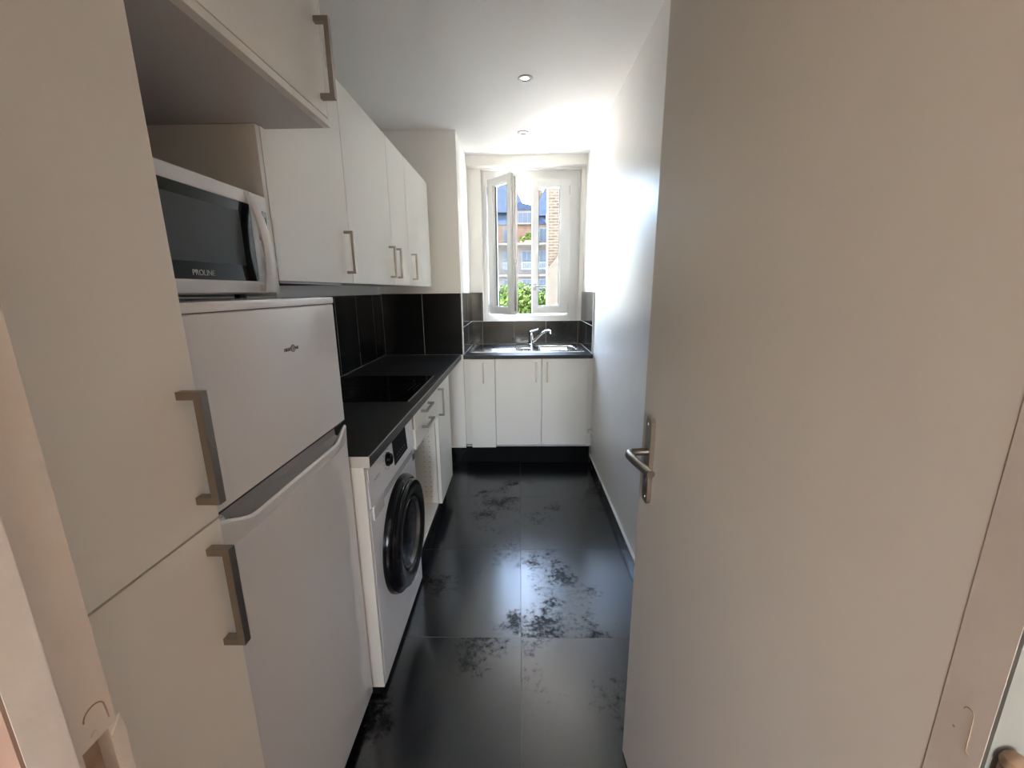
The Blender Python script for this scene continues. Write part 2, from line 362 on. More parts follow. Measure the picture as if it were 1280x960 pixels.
# right jamb
jr = empty('trim_3', (0.36, 0.27, 0), 'painted right door jamb with filled strike outline', None, None, 'structure')
g = G().box(0.3555, 0.3665, 0.2525, 0.2875, 0, DH)
obj('jamb', g, JAMB, jr)
g = G()
g.tube([(0.3554, 0.2675 + 0.0035 * math.cos(math.pi * k / 8), 1.074 + 0.004 * math.sin(math.pi * k / 8)) for k in range(9)] + [(0.3554, 0.2635, 1.062), (0.3554, 0.2630, 1.042), (0.3554, 0.2605, 1.040)], 0.0005, 8)
g.cyl((0.3556, 0.2745, 1.052), (1, 0, 0), 0.001, 0.0008, n=8)
obj('filled_outline', g, JAMB_BARE, jr)
g = G().cyl((0.3665, 0.2410, 0.99), (0, 0, 1), 0.0085, 0.13, n=24, bev=0.001)  # unidentified wooden lump beside the jamb, modelled as a rounded barrel
g.lathe((0.3665, 0.2410, 1.055), (0, 0, 1), [(0.0085, 0), (0.0095, 0.003), (0.008, 0.008), (0.004, 0.011), (0, 0.012)], 24)
obj('wood_block', g, mat('tan_block_paint', (0.26, 0.17, 0.11), 0.5), jr, True)
jt = obj('trim_4', G().box(-0.375, 0.3665, 0.218, 0.2875, DH, DH + 0.02), JAMB); jt['kind'] = 'structure'

# hall behind the camera
struct('floor_hall', box(-1.6, 1.6, -2.6, 0.25, -0.1, 0), HFLOOR)
struct('ceiling_hall', box(-1.6, 1.6, -2.6, 0.218, 2.5, 2.6), CEIL)
struct('wall_hall_left', box(-1.7, -1.6, -2.6, 0.285, 0, 2.6), HALLW)
struct('wall_hall_right', box(1.6, 1.7, -2.6, 0.285, 0, 2.6), HALLW)
HWX0, HWX1, HWZ0, HWZ1 = -0.40, 0.40, 0.95, 2.05  # unseen window opening, added to send fill daylight through the doorway
g = G().box(-1.6, HWX0, -2.7, -2.6, 0, 2.6); g.box(HWX1, 1.6, -2.7, -2.6, 0, 2.6); g.box(HWX0, HWX1, -2.7, -2.6, 0, HWZ0); g.box(HWX0, HWX1, -2.7, -2.6, HWZ1, 2.6)
struct('wall_hall_back', g, HALLW)
g = G().box(HWX0, HWX0 + 0.05, -2.69, -2.63, HWZ0, HWZ1); g.box(HWX1 - 0.05, HWX1, -2.69, -2.63, HWZ0, HWZ1); g.box(HWX0 + 0.05, HWX1 - 0.05, -2.69, -2.63, HWZ0, HWZ0 + 0.05); g.box(HWX0 + 0.05, HWX1 - 0.05, -2.69, -2.63, HWZ1 - 0.05, HWZ1); g.box(0.03, 0.07, -2.69, -2.63, HWZ0 + 0.05, HWZ1 - 0.05)
struct('hall_fill_window', g, PVC, 'unseen hall window added behind the camera for fill daylight')
LX, LY, LZ = 0.42, -1.95, 1.28  # unseen glowing globe lamp, added behind the camera to brighten the kitchen
hl = empty('hall_fill_lamp', (LX, LY, 0), 'unseen globe lamp on a slim pole, added in the hall as fill light', 'lamp')
obj('base', G().lathe((LX, LY, 0), (0, 0, 1), [(0, 0), (0.14, 0), (0.14, 0.012), (0.02, 0.024), (0, 0.024)], 40), BLACKP, hl, True)
obj('pole', G().cyl((LX, LY, 0.58), (0, 0, 1), 0.009, 1.12, n=16), BLACKP, hl, True)
gm = mat('fill_lamp_globe', (0.9, 0.9, 0.88), 0.4, emit=(1.0, 0.91, 0.82), es=HALL_FILL_POWER)
g = G(); t = bmesh.new(); bmesh.ops.create_uvsphere(t, u_segments=32, v_segments=16, radius=0.15); g.merge(t, Matrix.Translation((LX, LY, LZ)))
obj('fill_globe', g, gm, hl, True)

# baseboards
bbm = tile_mat('black_tile_base', (0.597, 1.0), (0.238, -0.5), (1, 2), (0.010, 0.010, 0.011), (0.06, 0.06, 0.06), (0.3, 0.2), 0.002)
bb = empty('baseboard_right', (0, 0, 0), 'black tile baseboard with white top edge along the right wall', None, None, 'structure')
obj('tile_strip', box(XR - 0.010, XR, 0.29, 3.235, 0, 0.062), bbm, bb)
obj('top_trim', box(XR - 0.0125, XR, 0.29, 3.235, 0.0622, 0.0705), TRIMM, bb)
bb = empty('baseboard_column', (0, 0, 0), 'black tile baseboard at the foot of the corner column', None, None, 'structure')
obj('tile_strip', box(-0.78, -0.447, 3.240, 3.2498, 0, 0.122), bbm, bb)
obj('top_trim', box(-0.78, -0.447, 3.239, 3.2498, 0.1222, 0.128), TRIMM, bb)

# splashback tiles
ZT = 1.385
struct('trim_5', box(XL, XL + 0.009, 1.17, 3.2498, 0.909, ZT - 0.004), TILE_L, 'black upright tiles behind the worktop')
struct('trim_6', box(XL + 0.009, -0.4455, 3.241, 3.2498, 0.909, ZT), TILE_C, 'black tiles on the front of the corner column')
tr_ = empty('trim_7', (0, 0, 0), 'black tiled niche around the sink with white edging', None, None, 'structure')
obj('back_tiles', G().box(-0.4428, 0.5728, 3.884, YB, 0.9115, 1.122), TILE_B, tr_)
obj('corner_tile', G().box(-0.4428, -0.340, 3.8845, YB, 1.127, ZT), TILE_B, tr_)
obj('side_tiles_left', G().box(-0.452, -0.443, 3.2505, YB, 0.9115, ZT), TILE_S, tr_)
obj('side_tiles_right', G().box(0.573, XR, 3.27, YB, 0.9115, ZT), TILE_S, tr_)
obj('tile_ledge', G().box(-0.4428, 0.5728, 3.8835, YB + 0.0, 1.1222, 1.1268, 0.0005), TRIMM, tr_)
obj('ledge_trim_left', G().box(-0.4428, -0.4418, 3.262, 3.88, 1.1225, 1.1265), TRIMM, tr_)
obj('ledge_trim_right', G().box(0.5718, 0.5728, 3.272, 3.88, 1.1225, 1.1265), TRIMM, tr_)
g = G().box(-0.4535, -0.4425, 3.240, 3.2505, 0.9112, ZT + 0.001, 0.001); obj('corner_trim', g, TRIMM, tr_)
obj('edge_trim_right', G().box(0.5705, XR, 3.262, 3.2695, 0.9112, ZT, 0.0005), TRIMM, tr_)
obj('reveal_trim', G().box(-0.3398, -0.3355, 3.883, YB, 1.127, ZT), TRIMM, tr_)
g = G().box(-0.443, -0.4405, 3.26, 3.883, 0.9085, 0.9125); g.box(0.571, 0.573, 3.26, 3.883, 0.9085, 0.9125)
obj('sealant', g, TRIMM, tr_)

# ------------------------------------------------------------------ window
win = empty('window_1', (0.1, 3.95, WZ0), 'white casement window, left sash swung into the room', None, None, 'structure')
FY0, FY1 = 3.935, 3.995
FZ0, FZ1 = 1.126, 2.424
g = G()
g.box(WX0, -0.285, FY0, FY1, FZ0, FZ1, 0.002); g.box(0.445, WX1, FY0, FY1, FZ0, FZ1, 0.002)
g.box(-0.285, 0.445, FY0, FY1, FZ0, 1.172, 0.002); g.box(-0.285, 0.445, FY0, FY1, 2.352, FZ1, 0.002)
# stepped inner bead
g.box(-0.292, -0.272, FY0 + 0.034, FY1 - 0.004, 1.165, 2.36); g.box(0.432, 0.452, FY0 + 0.034, FY1 - 0.004, 1.165, 2.36)
g.box(-0.285, 0.445, FY0 + 0.034, FY1 - 0.004, 1.165, 1.185); g.box(-0.285, 0.445, FY0 + 0.034, FY1 - 0.004, 2.340, 2.36)
g.box(WX0 + 0.018, WX0 + 0.026, FY0 - 0.008, FY0 + 0.002, FZ0, FZ1); g.box(WX1 - 0.026, WX1 - 0.018, FY0 - 0.008, FY0 + 0.002, FZ0, FZ1)
g.box(WX0 + 0.018, WX1 - 0.018, FY0 - 0.008, FY0 + 0.002, FZ0, FZ0 + 0.012)
obj('window_frame', g, PVC, win)
obj('outer_sill', G().box(WX0, WX1, FY1, 4.18, 1.10, 1.135, 0.003), PVC, win)

def sash(name, x_h, sgn, ang, y_h):
    """casement leaf hinged at x_h; sgn +1 extends to +x; ang swings into the room (towards -y)"""
    w, z0, z1, t, s, sh = 0.338, 1.195, 2.345, 0.05, 0.052, 0.085
    root = bpy.data.objects.new(name, None); COL.objects.link(root); root.parent = win
    root.location = Vector((x_h, y_h, 0)) - parent_world(win)
    def o2(nm, g, mm, sm=False):
        me = bpy.data.meshes.new(nm); g.bm.to_mesh(me); g.bm.free(); me.materials.append(mm)
        if sgn < 0: me.transform(Matrix.Scale(-1, 4, (1, 0, 0))); me.flip_normals()
        if sm: me.shade_smooth(); me.set_sharp_from_angle(angle=R(35))
        q = bpy.data.objects.new(nm, me); COL.objects.link(q); q.parent = root; return q
    g = G().box(0, sh, 0, t, z0, z1, 0.003); g.box(w - s, w, 0, t, z0, z1, 0.003)
    g.box(sh, w - s, 0.0, t, z0, z0 + 0.06, 0.003); g.box(sh, w - s, 0, t, z1 - 0.058, z1, 0.003)
    for a, b, c, d in ((sh - 0.002, sh + 0.008, z0 + 0.05, z1 - 0.05), (w - s - 0.008, w - s + 0.002, z0 + 0.05, z1 - 0.05)): g.box(a, b, 0.010, t - 0.01, c, d)
    g.box(sh, w - s, 0.010, t - 0.01, z0 + 0.055, z0 + 0.068); g.box(sh, w - s, 0.010, t - 0.01, z1 - 0.066, z1 - 0.055)
    o2('sash_frame', g, PVC)
    g = G()
    a0, a1, b0, b1 = sh + 0.008, w - s - 0.008, z0 + 0.068, z1 - 0.066
    g.box(a0 - 0.001, a0 + 0.004, 0.018, 0.032, b0, b1); g.box(a1 - 0.004, a1 + 0.001, 0.018, 0.032, b0, b1)
    o2('glazing_gasket', g, GASKET)
    o2('glass_pane', G().box(a0, a1, 0.023, 0.027, b0, b1), GLASS)
    if ang > 0.3:   # the meeting edge of the open leaf: rebate and lock rail
        g = G().box(w, w + 0.012, 0.016, t + 0.012, z0 + 0.01, z1 - 0.01, 0.001); o2('meeting_rebate', g, PVC)
        g = G().box(w + 0.012, w + 0.0145, 0.026, 0.042, z0 + 0.03, z1 - 0.03); g.box(w + 0.012, w + 0.018, 0.024, 0.044, 1.62, 1.66); g.box(w + 0.012, w + 0.017, 0.024, 0.044, 1.28, 1.40)
        o2('lock_rail', g, NICKEL)
    g = G().cyl((0.004, -0.008, z0 + 0.05), (0, 0, 1), 0.008, 0.07, n=16); g.cyl((0.004, -0.008, z1 - 0.09), (0, 0, 1), 0.008, 0.07, n=16); g.box(0.0, 0.03, -0.004, 0.001, z0 + 0.03, z0 + 0.075)
    o2('hinge', g, PVC)
    root.rotation_euler = (0, 0, -sgn * ang)
    return root, o2
sl, _ = sash('sash_left', -0.283, 1, R(51), 3.915)
srr, o2 = sash('sash_right', 0.452, -1, R(1.5), 3.905)
g = G().box(0.297, 0.327, -0.012, 0.0, 1.40, 1.46, 0.004); g.cyl((0.312, -0.018, 1.435), (0, 1, 0), 0.011, 0.025, n=20)
g.tube([(0.312, -0.032, 1.435), (0.312, -0.04, 1.435), (0.295, -0.044, 1.435), (0.205, -0.044, 1.431)], [0.009, 0.009, 0.009, 0.007])
o2('window_handle', g, APPLG, True)
g = G().cyl((-0.315, FY0 - 0.012, 1.71), (0, 0, 1), 0.007, 0.05, n=14, bev=0.002)
obj('frame_catch', g, PVC, win, True)

# ------------------------------------------------------------------ open door
dr = empty('door_1', (0.356, 0.2865, 0), 'open cream painted door with long nickel handle plate', None, None, 'structure')
def dloc(nm, g, mm, parent=dr, sm=False):
    me = bpy.data.meshes.new(nm); g.bm.to_mesh(me); g.bm.free(); me.materials.append(mm)
    if sm: me.shade_smooth(); me.set_sharp_from_angle(angle=R(35))
    q = bpy.data.objects.new(nm, me); COL.objects.link(q); q.parent = parent; return q
DL = 0.7185
dloc('door_leaf', G().box(0, 0.040, 0.002, DL, 0.006, 2.045, 0.0015), DOORP)
hp = G()
py = 0.655
poly = [(py - 0.019, 0.902), (py - 0.019, 1.097), (py - 0.012, 1.109), (py + 0.012, 1.109), (py + 0.019, 1.097), (py + 0.019, 0.902), (py + 0.012, 0.890), (py - 0.012, 0.890)]
hp.prism(poly, 'x', -0.011, 0.0, 0.0018)
plate = dloc('handle_plate', hp, NICKEL)
g = G().tube([(-0.010, py, 1.022), (-0.030, py, 1.022), (-0.048, py - 0.001, 1.022), (-0.056, py - 0.006, 1.0215), (-0.060, py - 0.018, 1.021), (-0.056, py - 0.05, 1.019), (-0.049, py - 0.09, 1.018), (-0.045, py - 0.118, 1.018)],
             [0.009, 0.009, 0.009, 0.0095, 0.010, 0.010, 0.0095, 0.009], 20)
lev = dloc('lever', g, NICKEL, plate, True)
g = G().cyl((-0.0112, py, 0.960), (1, 0, 0), 0.0055, 0.0015, n=20); g.box(-0.012, -0.0108, py - 0.0025, py + 0.0025, 0.943, 0.960)
dloc('keyhole', g, GASKET, plate)
g = G()
for z in (0.905, 1.092): g.cyl((-0.0112, py, z), (1, 0, 0), 0.004, 0.0016, n=16, bev=0.0004)
dloc('plate_screw', g, CHROME, plate, True)
g = G().box(0.0095, 0.0305, DL - 0.0008, DL + 0.0006, 0.90, 1.08); dloc('lock_face', g, NICKEL)
g = G()
for z in (0.25, 1.8): g.cyl((0.0345, -0.0075, z), (0, 0, 1), 0.006, 0.09, n=16, bev=0.001)
dloc('door_hinge', g, JAMB, dr, True)
dr.rotation_euler = (0, 0, R(3.43))

# ------------------------------------------------------------------ cabinets helper
def carcass(name, parent, x0, x1, y0, y1, z0, z1, m=CABIN, top=True, back=True):
    g = G().box(x0, x1, y0, y0 + T, z0, z1); g.box(x0, x1, y1 - T, y1, z0, z1)
    g.box(x0, x1, y0 + T, y1 - T, z0, z0 + T)
    if top: g.box(x0, x1, y0 + T, y1 - T, z1 - T, z1)
    if back: g.box(x0, x0 + 0.006, y0 + T, y1 - T, z0 + T, z1 - T if top else z1)
    return obj(name, g, m, parent)

# tall narrow cabinet by the door
FX = -0.490
tc_ = empty('tall_cabinet', (-0.78, 0.45, 0), 'tall narrow cream-white cabinet with two doors beside the door jamb', 'cabinet')
carcass('body', tc_, XL + 0.002, FX - 0.020, 0.290, 0.598, 0.10, 2.42, CAB)
obj('plinth', box(XL + 0.01, FX - 0.06, 0.290, 0.598, 0, 0.099), PLINTH, tc_)
d = obj('door', box(FX - 0.0185, FX, 0.2915, 0.5965, 1.0515, 2.418, 0.001), CAB, tc_); d['label'] = 'taller upper door'
handle_v('handle', d, FX, 0.5655, 1.092, 1.268, 0.036, 0.012, 0.014)
d = obj('door', box(FX - 0.0185, FX, 0.2915, 0.5965, 0.105, 1.0485, 0.001), CAB, tc_); d['label'] = 'lower door'
handle_v('handle', d, FX, 0.5655, 0.838, 1.016, 0.036, 0.012, 0.014)

# cabinet over the fridge
oc = empty('wall_cabinet', (-0.78, 0.89, 1.825), 'deep white wall cabinet jutting out above the microwave', 'cabinet')
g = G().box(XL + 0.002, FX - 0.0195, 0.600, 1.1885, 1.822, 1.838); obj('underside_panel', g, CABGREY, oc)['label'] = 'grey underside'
g = G().box(XL + 0.002, FX - 0.0195, 0.600, 0.616, 1.8385, 2.42); g.box(XL + 0.002, FX - 0.0195, 1.1725, 1.1885, 1.8385, 2.42)
g.box(XL + 0.002, FX - 0.0195, 0.616, 1.1725, 2.404, 2.42); g.box(XL + 0.002, XL + 0.008, 0.616, 1.1725, 1.8385, 2.404)
obj('body', g, CAB, oc)
g = G().box(FX - 0.019, FX, 0.600, 1.1885, 1.822, 1.838, 0.0005); g.box(FX - 0.019, FX, 1.1765, 1.1885, 1.8385, 2.42, 0.0005)
obj('front_edge', g, CAB, oc)
d = obj('door', box(FX - 0.0185, FX + 0.0, 0.602, 1.1745, 1.8405, 2.418, 0.001), CAB, oc)
handle_v('handle', d, FX, 1.150, 1.872, 2.048, 0.036, 0.012, 0.014)

# upper run
UX, UZ0, UZ1 = -0.665, 1.437, 2.163
sp_panel = obj('side_panel', box(XL + 0.002, UX - 0.0005, 1.1465, 1.1625, 1.3945, 1.8205, 0.0005), CAB, base=(-0.87, 1.155, 1.3945)) if False else None
sp = obj('end_panel', box(XL + 0.002, UX - 0.0005, 1.1465, 1.1625, 1.3945, 1.821, 0.0006).bm, CABIN, base=(-0.87, 1.1545, 1.3945))
tag(sp, 'white upright end panel standing between the microwave and the upper cabinets', 'panel')
ubounds = [(1.166, 1.689, 'last', 'nearest white upper cabinet, next to the panel beside the microwave'),
           (1.692, 2.250, 'last', 'widest white upper cabinet, directly above the hob'),
           (2.253, 2.580, 'first', 'slimmest white upper cabinet, its handle paired closely with its neighbour'),
           (2.583, 3.200, 'first', 'last white upper cabinet, against the corner column')]
for y0, y1, side, lab in ubounds:
    if y0 < 1.19: pass
    c = empty('wall_cabinet', (-0.87, (y0 + y1) / 2, UZ0), lab, 'cabinet', 'white upper cabinets over the worktop')
    g = G().box(XL + 0.002, UX - 0.0195, y0, y0 + T, UZ0 + 0.006, UZ1); g.box(XL + 0.002, UX - 0.0195, y1 - T, y1, UZ0 + 0.006, UZ1)
    g.box(XL + 0.002, UX - 0.0195, y0 + T, y1 - T, UZ0 + 0.006, UZ0 + 0.006 + T); g.box(XL + 0.002, UX - 0.0195, y0 + T, y1 - T, UZ1 - T, UZ1)
    g.box(XL + 0.002, XL + 0.01, y0 + T, y1 - T, UZ0 + 0.02, UZ1 - T)
    obj('body', g, CAB, c)
    ztop = UZ1
    d = obj('door', box(UX - 0.0185, UX, y0 + 0.0006, y1 - 0.0006, UZ0, ztop - 0.001, 0.0012), CAB, c)
    hy = {1.166: 1.643, 1.692: 2.196, 2.253: 2.304, 2.583: 2.645}[y0]
    handle_v('handle', d, UX, hy, 1.473, 1.63, 0.034, 0.010, 0.012)
# slim dark strip under the first cabinet
ex = empty('undercabinet_strip', (-0.8, 1.45, 1.43), 'thin dark strip tucked under the nearest upper cabinet', 'thin_strip')
obj('body', box(-0.98, UX - 0.022, 1.20, 1.62, 1.430, 1.4425, 0.001), BLACKP, ex)
obj('front_strip', box(UX - 0.0215, UX - 0.019, 1.20, 1.62, 1.430, 1.4365), APPLG, ex)

# ------------------------------------------------------------------ fridge
FRX, FY_0, FY_1 = -0.520, 0.622, 1.160
fr_ = empty('refrigerator', (-0.79, 0.89, 0), 'glossy white two-door fridge-freezer under the microwave', 'fridge')
g = G().box(-1.06, FRX - 0.058, FY_0 + 0.004, FY_1 - 0.004, 0.03, 1.372, 0.004); obj('body', g, APPLM, fr_)
g = G().box(-1.065, FRX + 0.002, FY_0 - 0.002, FY_1 + 0.001, 1.3735, 1.3915, 0.005); obj('top_lid', g, APPL, fr_)
d1 = obj('freezer_door', G().box(FRX - 0.055, FRX, FY_0, FY_1, 1.034, 1.3725, 0.006, 3), APPL, fr_, True); d1['label'] = 'upper freezer door'
# lower door with scooped grip along its top
g = G().box(FRX - 0.055, FRX, FY_0, FY_1, 0.040, 0.975, 0.006, 3)
g.box(FRX - 0.055, FRX - 0.040, FY_0 + 0.001, FY_1 - 0.001, 0.968, 1.026, 0.002)
g.prism([(FRX - 0.0005, 0.965), (FRX - 0.0005, 1.008), (FRX - 0.007, 1.022), (FRX - 0.04, 1.024), (FRX - 0.04, 0.965)], 'y', FY_0 + 0.0005, FY_0 + 0.030, 0.002)
# moulded lip rising at both ends
def lip(u):
    e = min(u, 1 - u)
    k = min(1, e / 0.17); k = k * k * (3 - 2 * k)
    return 1.020 - 0.028 * k
n_ = 40
t = bmesh.new(); rows = []
for i in range(n_ + 1):
    u = i / n_; y = FY_0 + 0.0005 + u * (FY_1 - FY_0 - 0.001); zt = lip(u)
    k = min(1, min(u, 1 - u) / 0.17); outx = FRX + 0.001 + 0.009 * math.sin(k * math.pi / 2)
    prof = [(FRX - 0.012, 0.955), (FRX - 0.001, 0.955), (outx, zt - 0.018), (outx + 0.001, zt - 0.005), (outx - 0.004, zt), (outx - 0.009, zt - 0.003), (FRX - 0.014, zt - 0.02)]
    rows.append([t.verts.new((px, y, pz)) for px, pz in prof])
for a, b in zip(rows, rows[1:]):
    for k in range(7): t.faces.new((a[k], a[(k + 1) % 7], b[(k + 1) % 7], b[k]))
t.faces.new(rows[0][::-1]); t.faces.new(rows[-1]); bmesh.ops.recalc_face_normals(t, faces=t.faces[:]); g.merge(t)
d2 = obj('fridge_door', g, APPL, fr_, True); d2['label'] = 'lower fridge door with grip lip'
obj('grip_recess', G().prism([(FRX - 0.039, 1.026), (FRX - 0.039, 0.976), (FRX - 0.0145, 0.974), (FRX - 0.0145, 0.978), (FRX - 0.033, 0.99), (FRX - 0.033, 1.026)], 'y', FY_0 + 0.03, FY_1 - 0.004), APPLG, d2)
obj('door_gasket', G().box(FRX - 0.052, FRX - 0.008, FY_0 + 0.006, FY_1 - 0.006, 1.0265, 1.0345), GASKET, fr_)
for yy in (FY_0 + 0.05, FY_1 - 0.05):
    for xx in (-1.0, -0.62): obj('foot', G().cyl((xx, yy, 0.015), (0, 0, 1), 0.02, 0.03, n=20), BLACKP, fr_)
# badge: HIGH (1) NE
lg = obj('brand_badge', G().lathe((FRX + 0.0002, 0.930, 1.280), (1, 0, 0), [(0.0085, 0), (0.0085, 0.0008), (0.0070, 0.0008), (0.0070, 0)], 40), DARKINK, d1)
text('badge_letters', 'HIGH', 0.0105, (FRX + 0.0004, 0.9065, 1.279), (0, 1, 0), (0, 0, 1), DARKINK, lg)
text('badge_letters', 'NE', 0.0105, (FRX + 0.0004, 0.9475, 1.279), (0, 1, 0), (0, 0, 1), DARKINK, lg)
text('badge_letters', '1', 0.0135, (FRX + 0.0004, 0.930, 1.280), (0, 1, 0), (0, 0, 1), DARKINK, lg)

# ------------------------------------------------------------------ microwave
MX, MY0, MY1, MZ0, MZ1 = -0.632, 0.655, 1.095, 1.4015, 1.638
mw = empty('microwave', (-0.78, 0.88, 1.3915), 'white microwave with black glass door on top of the fridge', 'microwave')
g = G().box(-0.96, MX - 0.022, MY0, MY1, MZ0, MZ1 + 0.002, 0.006, 3); obj('body', g, APPLM, mw, True)
dd = G()
def ctop(u): return MZ1 - 0.006 + 0.004 * math.sin(u * math.pi)
YD = 1.042
W0, W1, WZa, WZb = 0.690, 1.018, 1.432, 1.607
dd.box(MX - 0.021, MX, MY0, W0, MZ0 + 0.003, MZ1 - 0.002, 0.004, 3)
dd.box(MX - 0.021, MX, W0 - 0.006, YD, WZb, MZ1 - 0.002, 0.004, 3)
dd.box(MX - 0.021, MX, W0 - 0.006, YD, MZ0 + 0.003, WZa, 0.004, 3)
dd.box(MX - 0.021, MX, W1 + 0.006, YD, WZa - 0.006, WZb + 0.006, 0.003)
md = obj('door', dd, APPLM, mw, True)
gp = obj('door_glass', G().box(MX - 0.012, MX - 0.0015, W0 - 0.001, W1 + 0.007, WZa - 0.001, WZb + 0.001), BLACKGL, md)
g = G().box(MX - 0.0016, MX - 0.0011, W0 + 0.012, W1 - 0.035, WZa + 0.034, WZb - 0.022, 0.0002); obj('window_mesh', g, MWIN, md)
text('brand_letters', 'PROLINE', 0.0155, (MX - 0.0008, 0.845, 1.4445), (0, 1, 0), (0, 0, 1), WINK, md)
# bowed vertical handle
t = bmesh.new(); rows = []
for i in range(17):
    u = i / 16; z = MZ0 + 0.006 + u * (MZ1 - MZ0 - 0.010)
    bow = math.sin(math.pi * min(1, max(0, 0.18 + u * 0.82))) ** 0.7
    xo = MX + 0.002 + 0.030 * bow; w = 0.015 + 0.004 * (1 - u); yc = 1.031 - 0.009 * u * u
    prof = [(xo - 0.009, yc - w + 0.002), (xo - 0.003, yc - w), (xo, yc - w * 0.4), (xo, yc + w * 0.4), (xo - 0.003, yc + w), (xo - 0.009, yc + w - 0.002)]
    rows.append([t.verts.new((px, py_, z)) for px, py_ in prof])
for a_, b_2 in zip(rows, rows[1:]):
    for k in range(6): t.faces.new((a_[k], a_[(k + 1) % 6], b_2[(k + 1) % 6], b_2[k]))
t.faces.new(rows[0][::-1]); t.faces.new(rows[-1]); bmesh.ops.recalc_face_normals(t, faces=t.faces[:])
g = G(); g.merge(t)
g.box(MX - 0.004, MX + 0.012, 1.022, 1.038, MZ0 + 0.008, MZ0 + 0.022, 0.002); g.box(MX - 0.004, MX + 0.006, 1.018, 1.032, MZ1 - 0.016, MZ1 - 0.006, 0.002)
obj('door_handle', g, APPLM, md, True)
g = G().box(MX - 0.021, MX - 0.002, YD + 0.002, MY1, MZ0 + 0.003, MZ1 - 0.002, 0.003); cpn = obj('control_panel', g, APPLM, mw, True)
g = G().cyl((MX + 0.004, 1.070, 1.475), (1, 0, 0), 0.017, 0.018, n=32, bev=0.002); g.box(MX + 0.0145, MX + 0.0165, 1.0685, 1.0715, 1.475, 1.490); obj('dial', g, APPLM, cpn, True)
g = G().box(MX - 0.0025, MX - 0.001, 1.050, 1.088, 1.53, 1.60); obj('display', g, BLACKG, cpn)
for yy in (MY0 + 0.05, MY1 - 0.05):
    for xx in (-0.9, -0.70): obj('foot', G().cyl((xx, yy, 1.3968), (0, 0, 1), 0.013, 0.0095, n=20), BLACKP, mw)

# ------------------------------------------------------------------ worktops
CX = -0.466
HX0, HX1, HY0, HY1 = -1.012, -0.516, 1.822, 2.400
wt = empty('countertop', (-0.77, 2.2, 0.87), 'long black worktop running along the left wall', 'worktop')
obj('slab', box(XL + 0.001, CX, 1.1815, 3.2395, 0.871, 0.908, 0.0025), WORKTOP, wt)
obj('end_cap', box(XL + 0.001, CX - 0.0005, 1.1797, 1.1813, 0.8715, 0.9082), TOPEDGE, wt)['label'] = 'pale end strip'
obj('edge_highlight', box(CX - 0.0035, CX + 0.0008, 1.1815, 3.2395, 0.9055, 0.9088, 0.0012), mat('edge_highlight', (0.40, 0.40, 0.39), 0.25), wt)  # window highlight along the front edge, put into a pale strip
obj('wall_seal', G().box(XL + 0.0095, XL + 0.013, 1.19, 3.24, 0.9082, 0.911), INK, wt)
st = empty('countertop', (0.06, 3.55, 0.87), 'short black worktop under the window holding the sink', 'worktop')
SX0, SX1, SY0, SY1 = -0.425, 0.535, 3.345, 3.845
g = G().box(-0.4435, 0.571, 3.185, SY0 + 0.015, 0.8795, 0.9085, 0.002); g.box(-0.4435, 0.571, SY1 - 0.015, 3.8835, 0.8795, 0.9085, 0.002)
g.box(-0.4435, SX0 + 0.015, SY0 + 0.01, SY1 - 0.01, 0.8795, 0.9085); g.box(SX1 - 0.015, 0.571, SY0 + 0.01, SY1 - 0.01, 0.8795, 0.9085)
obj('slab', g, WORKTOP, st)

# hob
hb = empty('cooktop', (-0.76, 2.11, 0.908), 'black glass hob set in the long worktop', 'hob')
obj('glass_plate', box(HX0, HX1, HY0, HY1, 0.9083, 0.9125, 0.0012), BLACKGL, hb)
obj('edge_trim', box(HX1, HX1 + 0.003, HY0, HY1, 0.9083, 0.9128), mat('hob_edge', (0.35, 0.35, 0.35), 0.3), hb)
g = G()
for cx, cy_, r_ in ((-0.86, 1.98, 0.10), (-0.86, 2.25, 0.075), (-0.66, 1.97, 0.075), (-0.68, 2.235, 0.09)):
    g.lathe((cx, cy_, 0.91255), (0, 0, 1), [(r_, 0), (r_, 0.0001), (r_ - 0.0015, 0.0001), (r_ - 0.0015, 0)], 48)
obj('cooking_zone_rings', g, mat('hob_ring', (0.004, 0.004, 0.004), 0.3, spec=0.2), hb)
g = G()
for k in range(6): g.box(-0.573, -0.566, 2.03 + k * 0.028, 2.036 + k * 0.028, 0.9126, 0.9127)
for k in range(4): g.box(-0.548, -0.543, 2.05 + k * 0.04, 2.060 + k * 0.04, 0.9126, 0.9127)
for k in range(3): g.box(-0.60, -0.597, 2.08 + k * 0.03, 2.088 + k * 0.03, 0.9126, 0.9127)
tc2 = obj('touch_controls', g, mat('hob_print', (0.16, 0.16, 0.16), 0.4), hb); tc2['kind'] = 'stuff'

# ------------------------------------------------------------------ panel between fridge and washer
pn = obj('end_panel', box(-1.06, -0.488, 1.1830, 1.1985, 0.030, 0.870, 0.0008), CABIN, base=(-0.77, 1.19, 0))
for v in pn.data.vertices: pass
tag(pn, 'white upright panel under the worktop end, squeezed between fridge and washing machine', 'panel')
ft = obj('foot', G().box(-1.03, -0.505, 1.1835, 1.198, 0.0, 0.0305), PLINTH, pn)

# ------------------------------------------------------------------ washing machine
WXF, WY0, WY1, WZt = -0.488, 1.2025, 1.772, 0.858
wm = empty('washing_machine', (-0.78, 1.487, 0), 'white front-loading washing machine with big black porthole', 'washing machine')
g = G().box(-1.03, WXF, WY0, WY1, 0.022, 0.700, 0.006, 3); g.box(-1.03, WXF - 0.006, WY0, WY1, 0.695, WZt, 0.006, 3)
wb = obj('body', g, APPLM, wm, True)
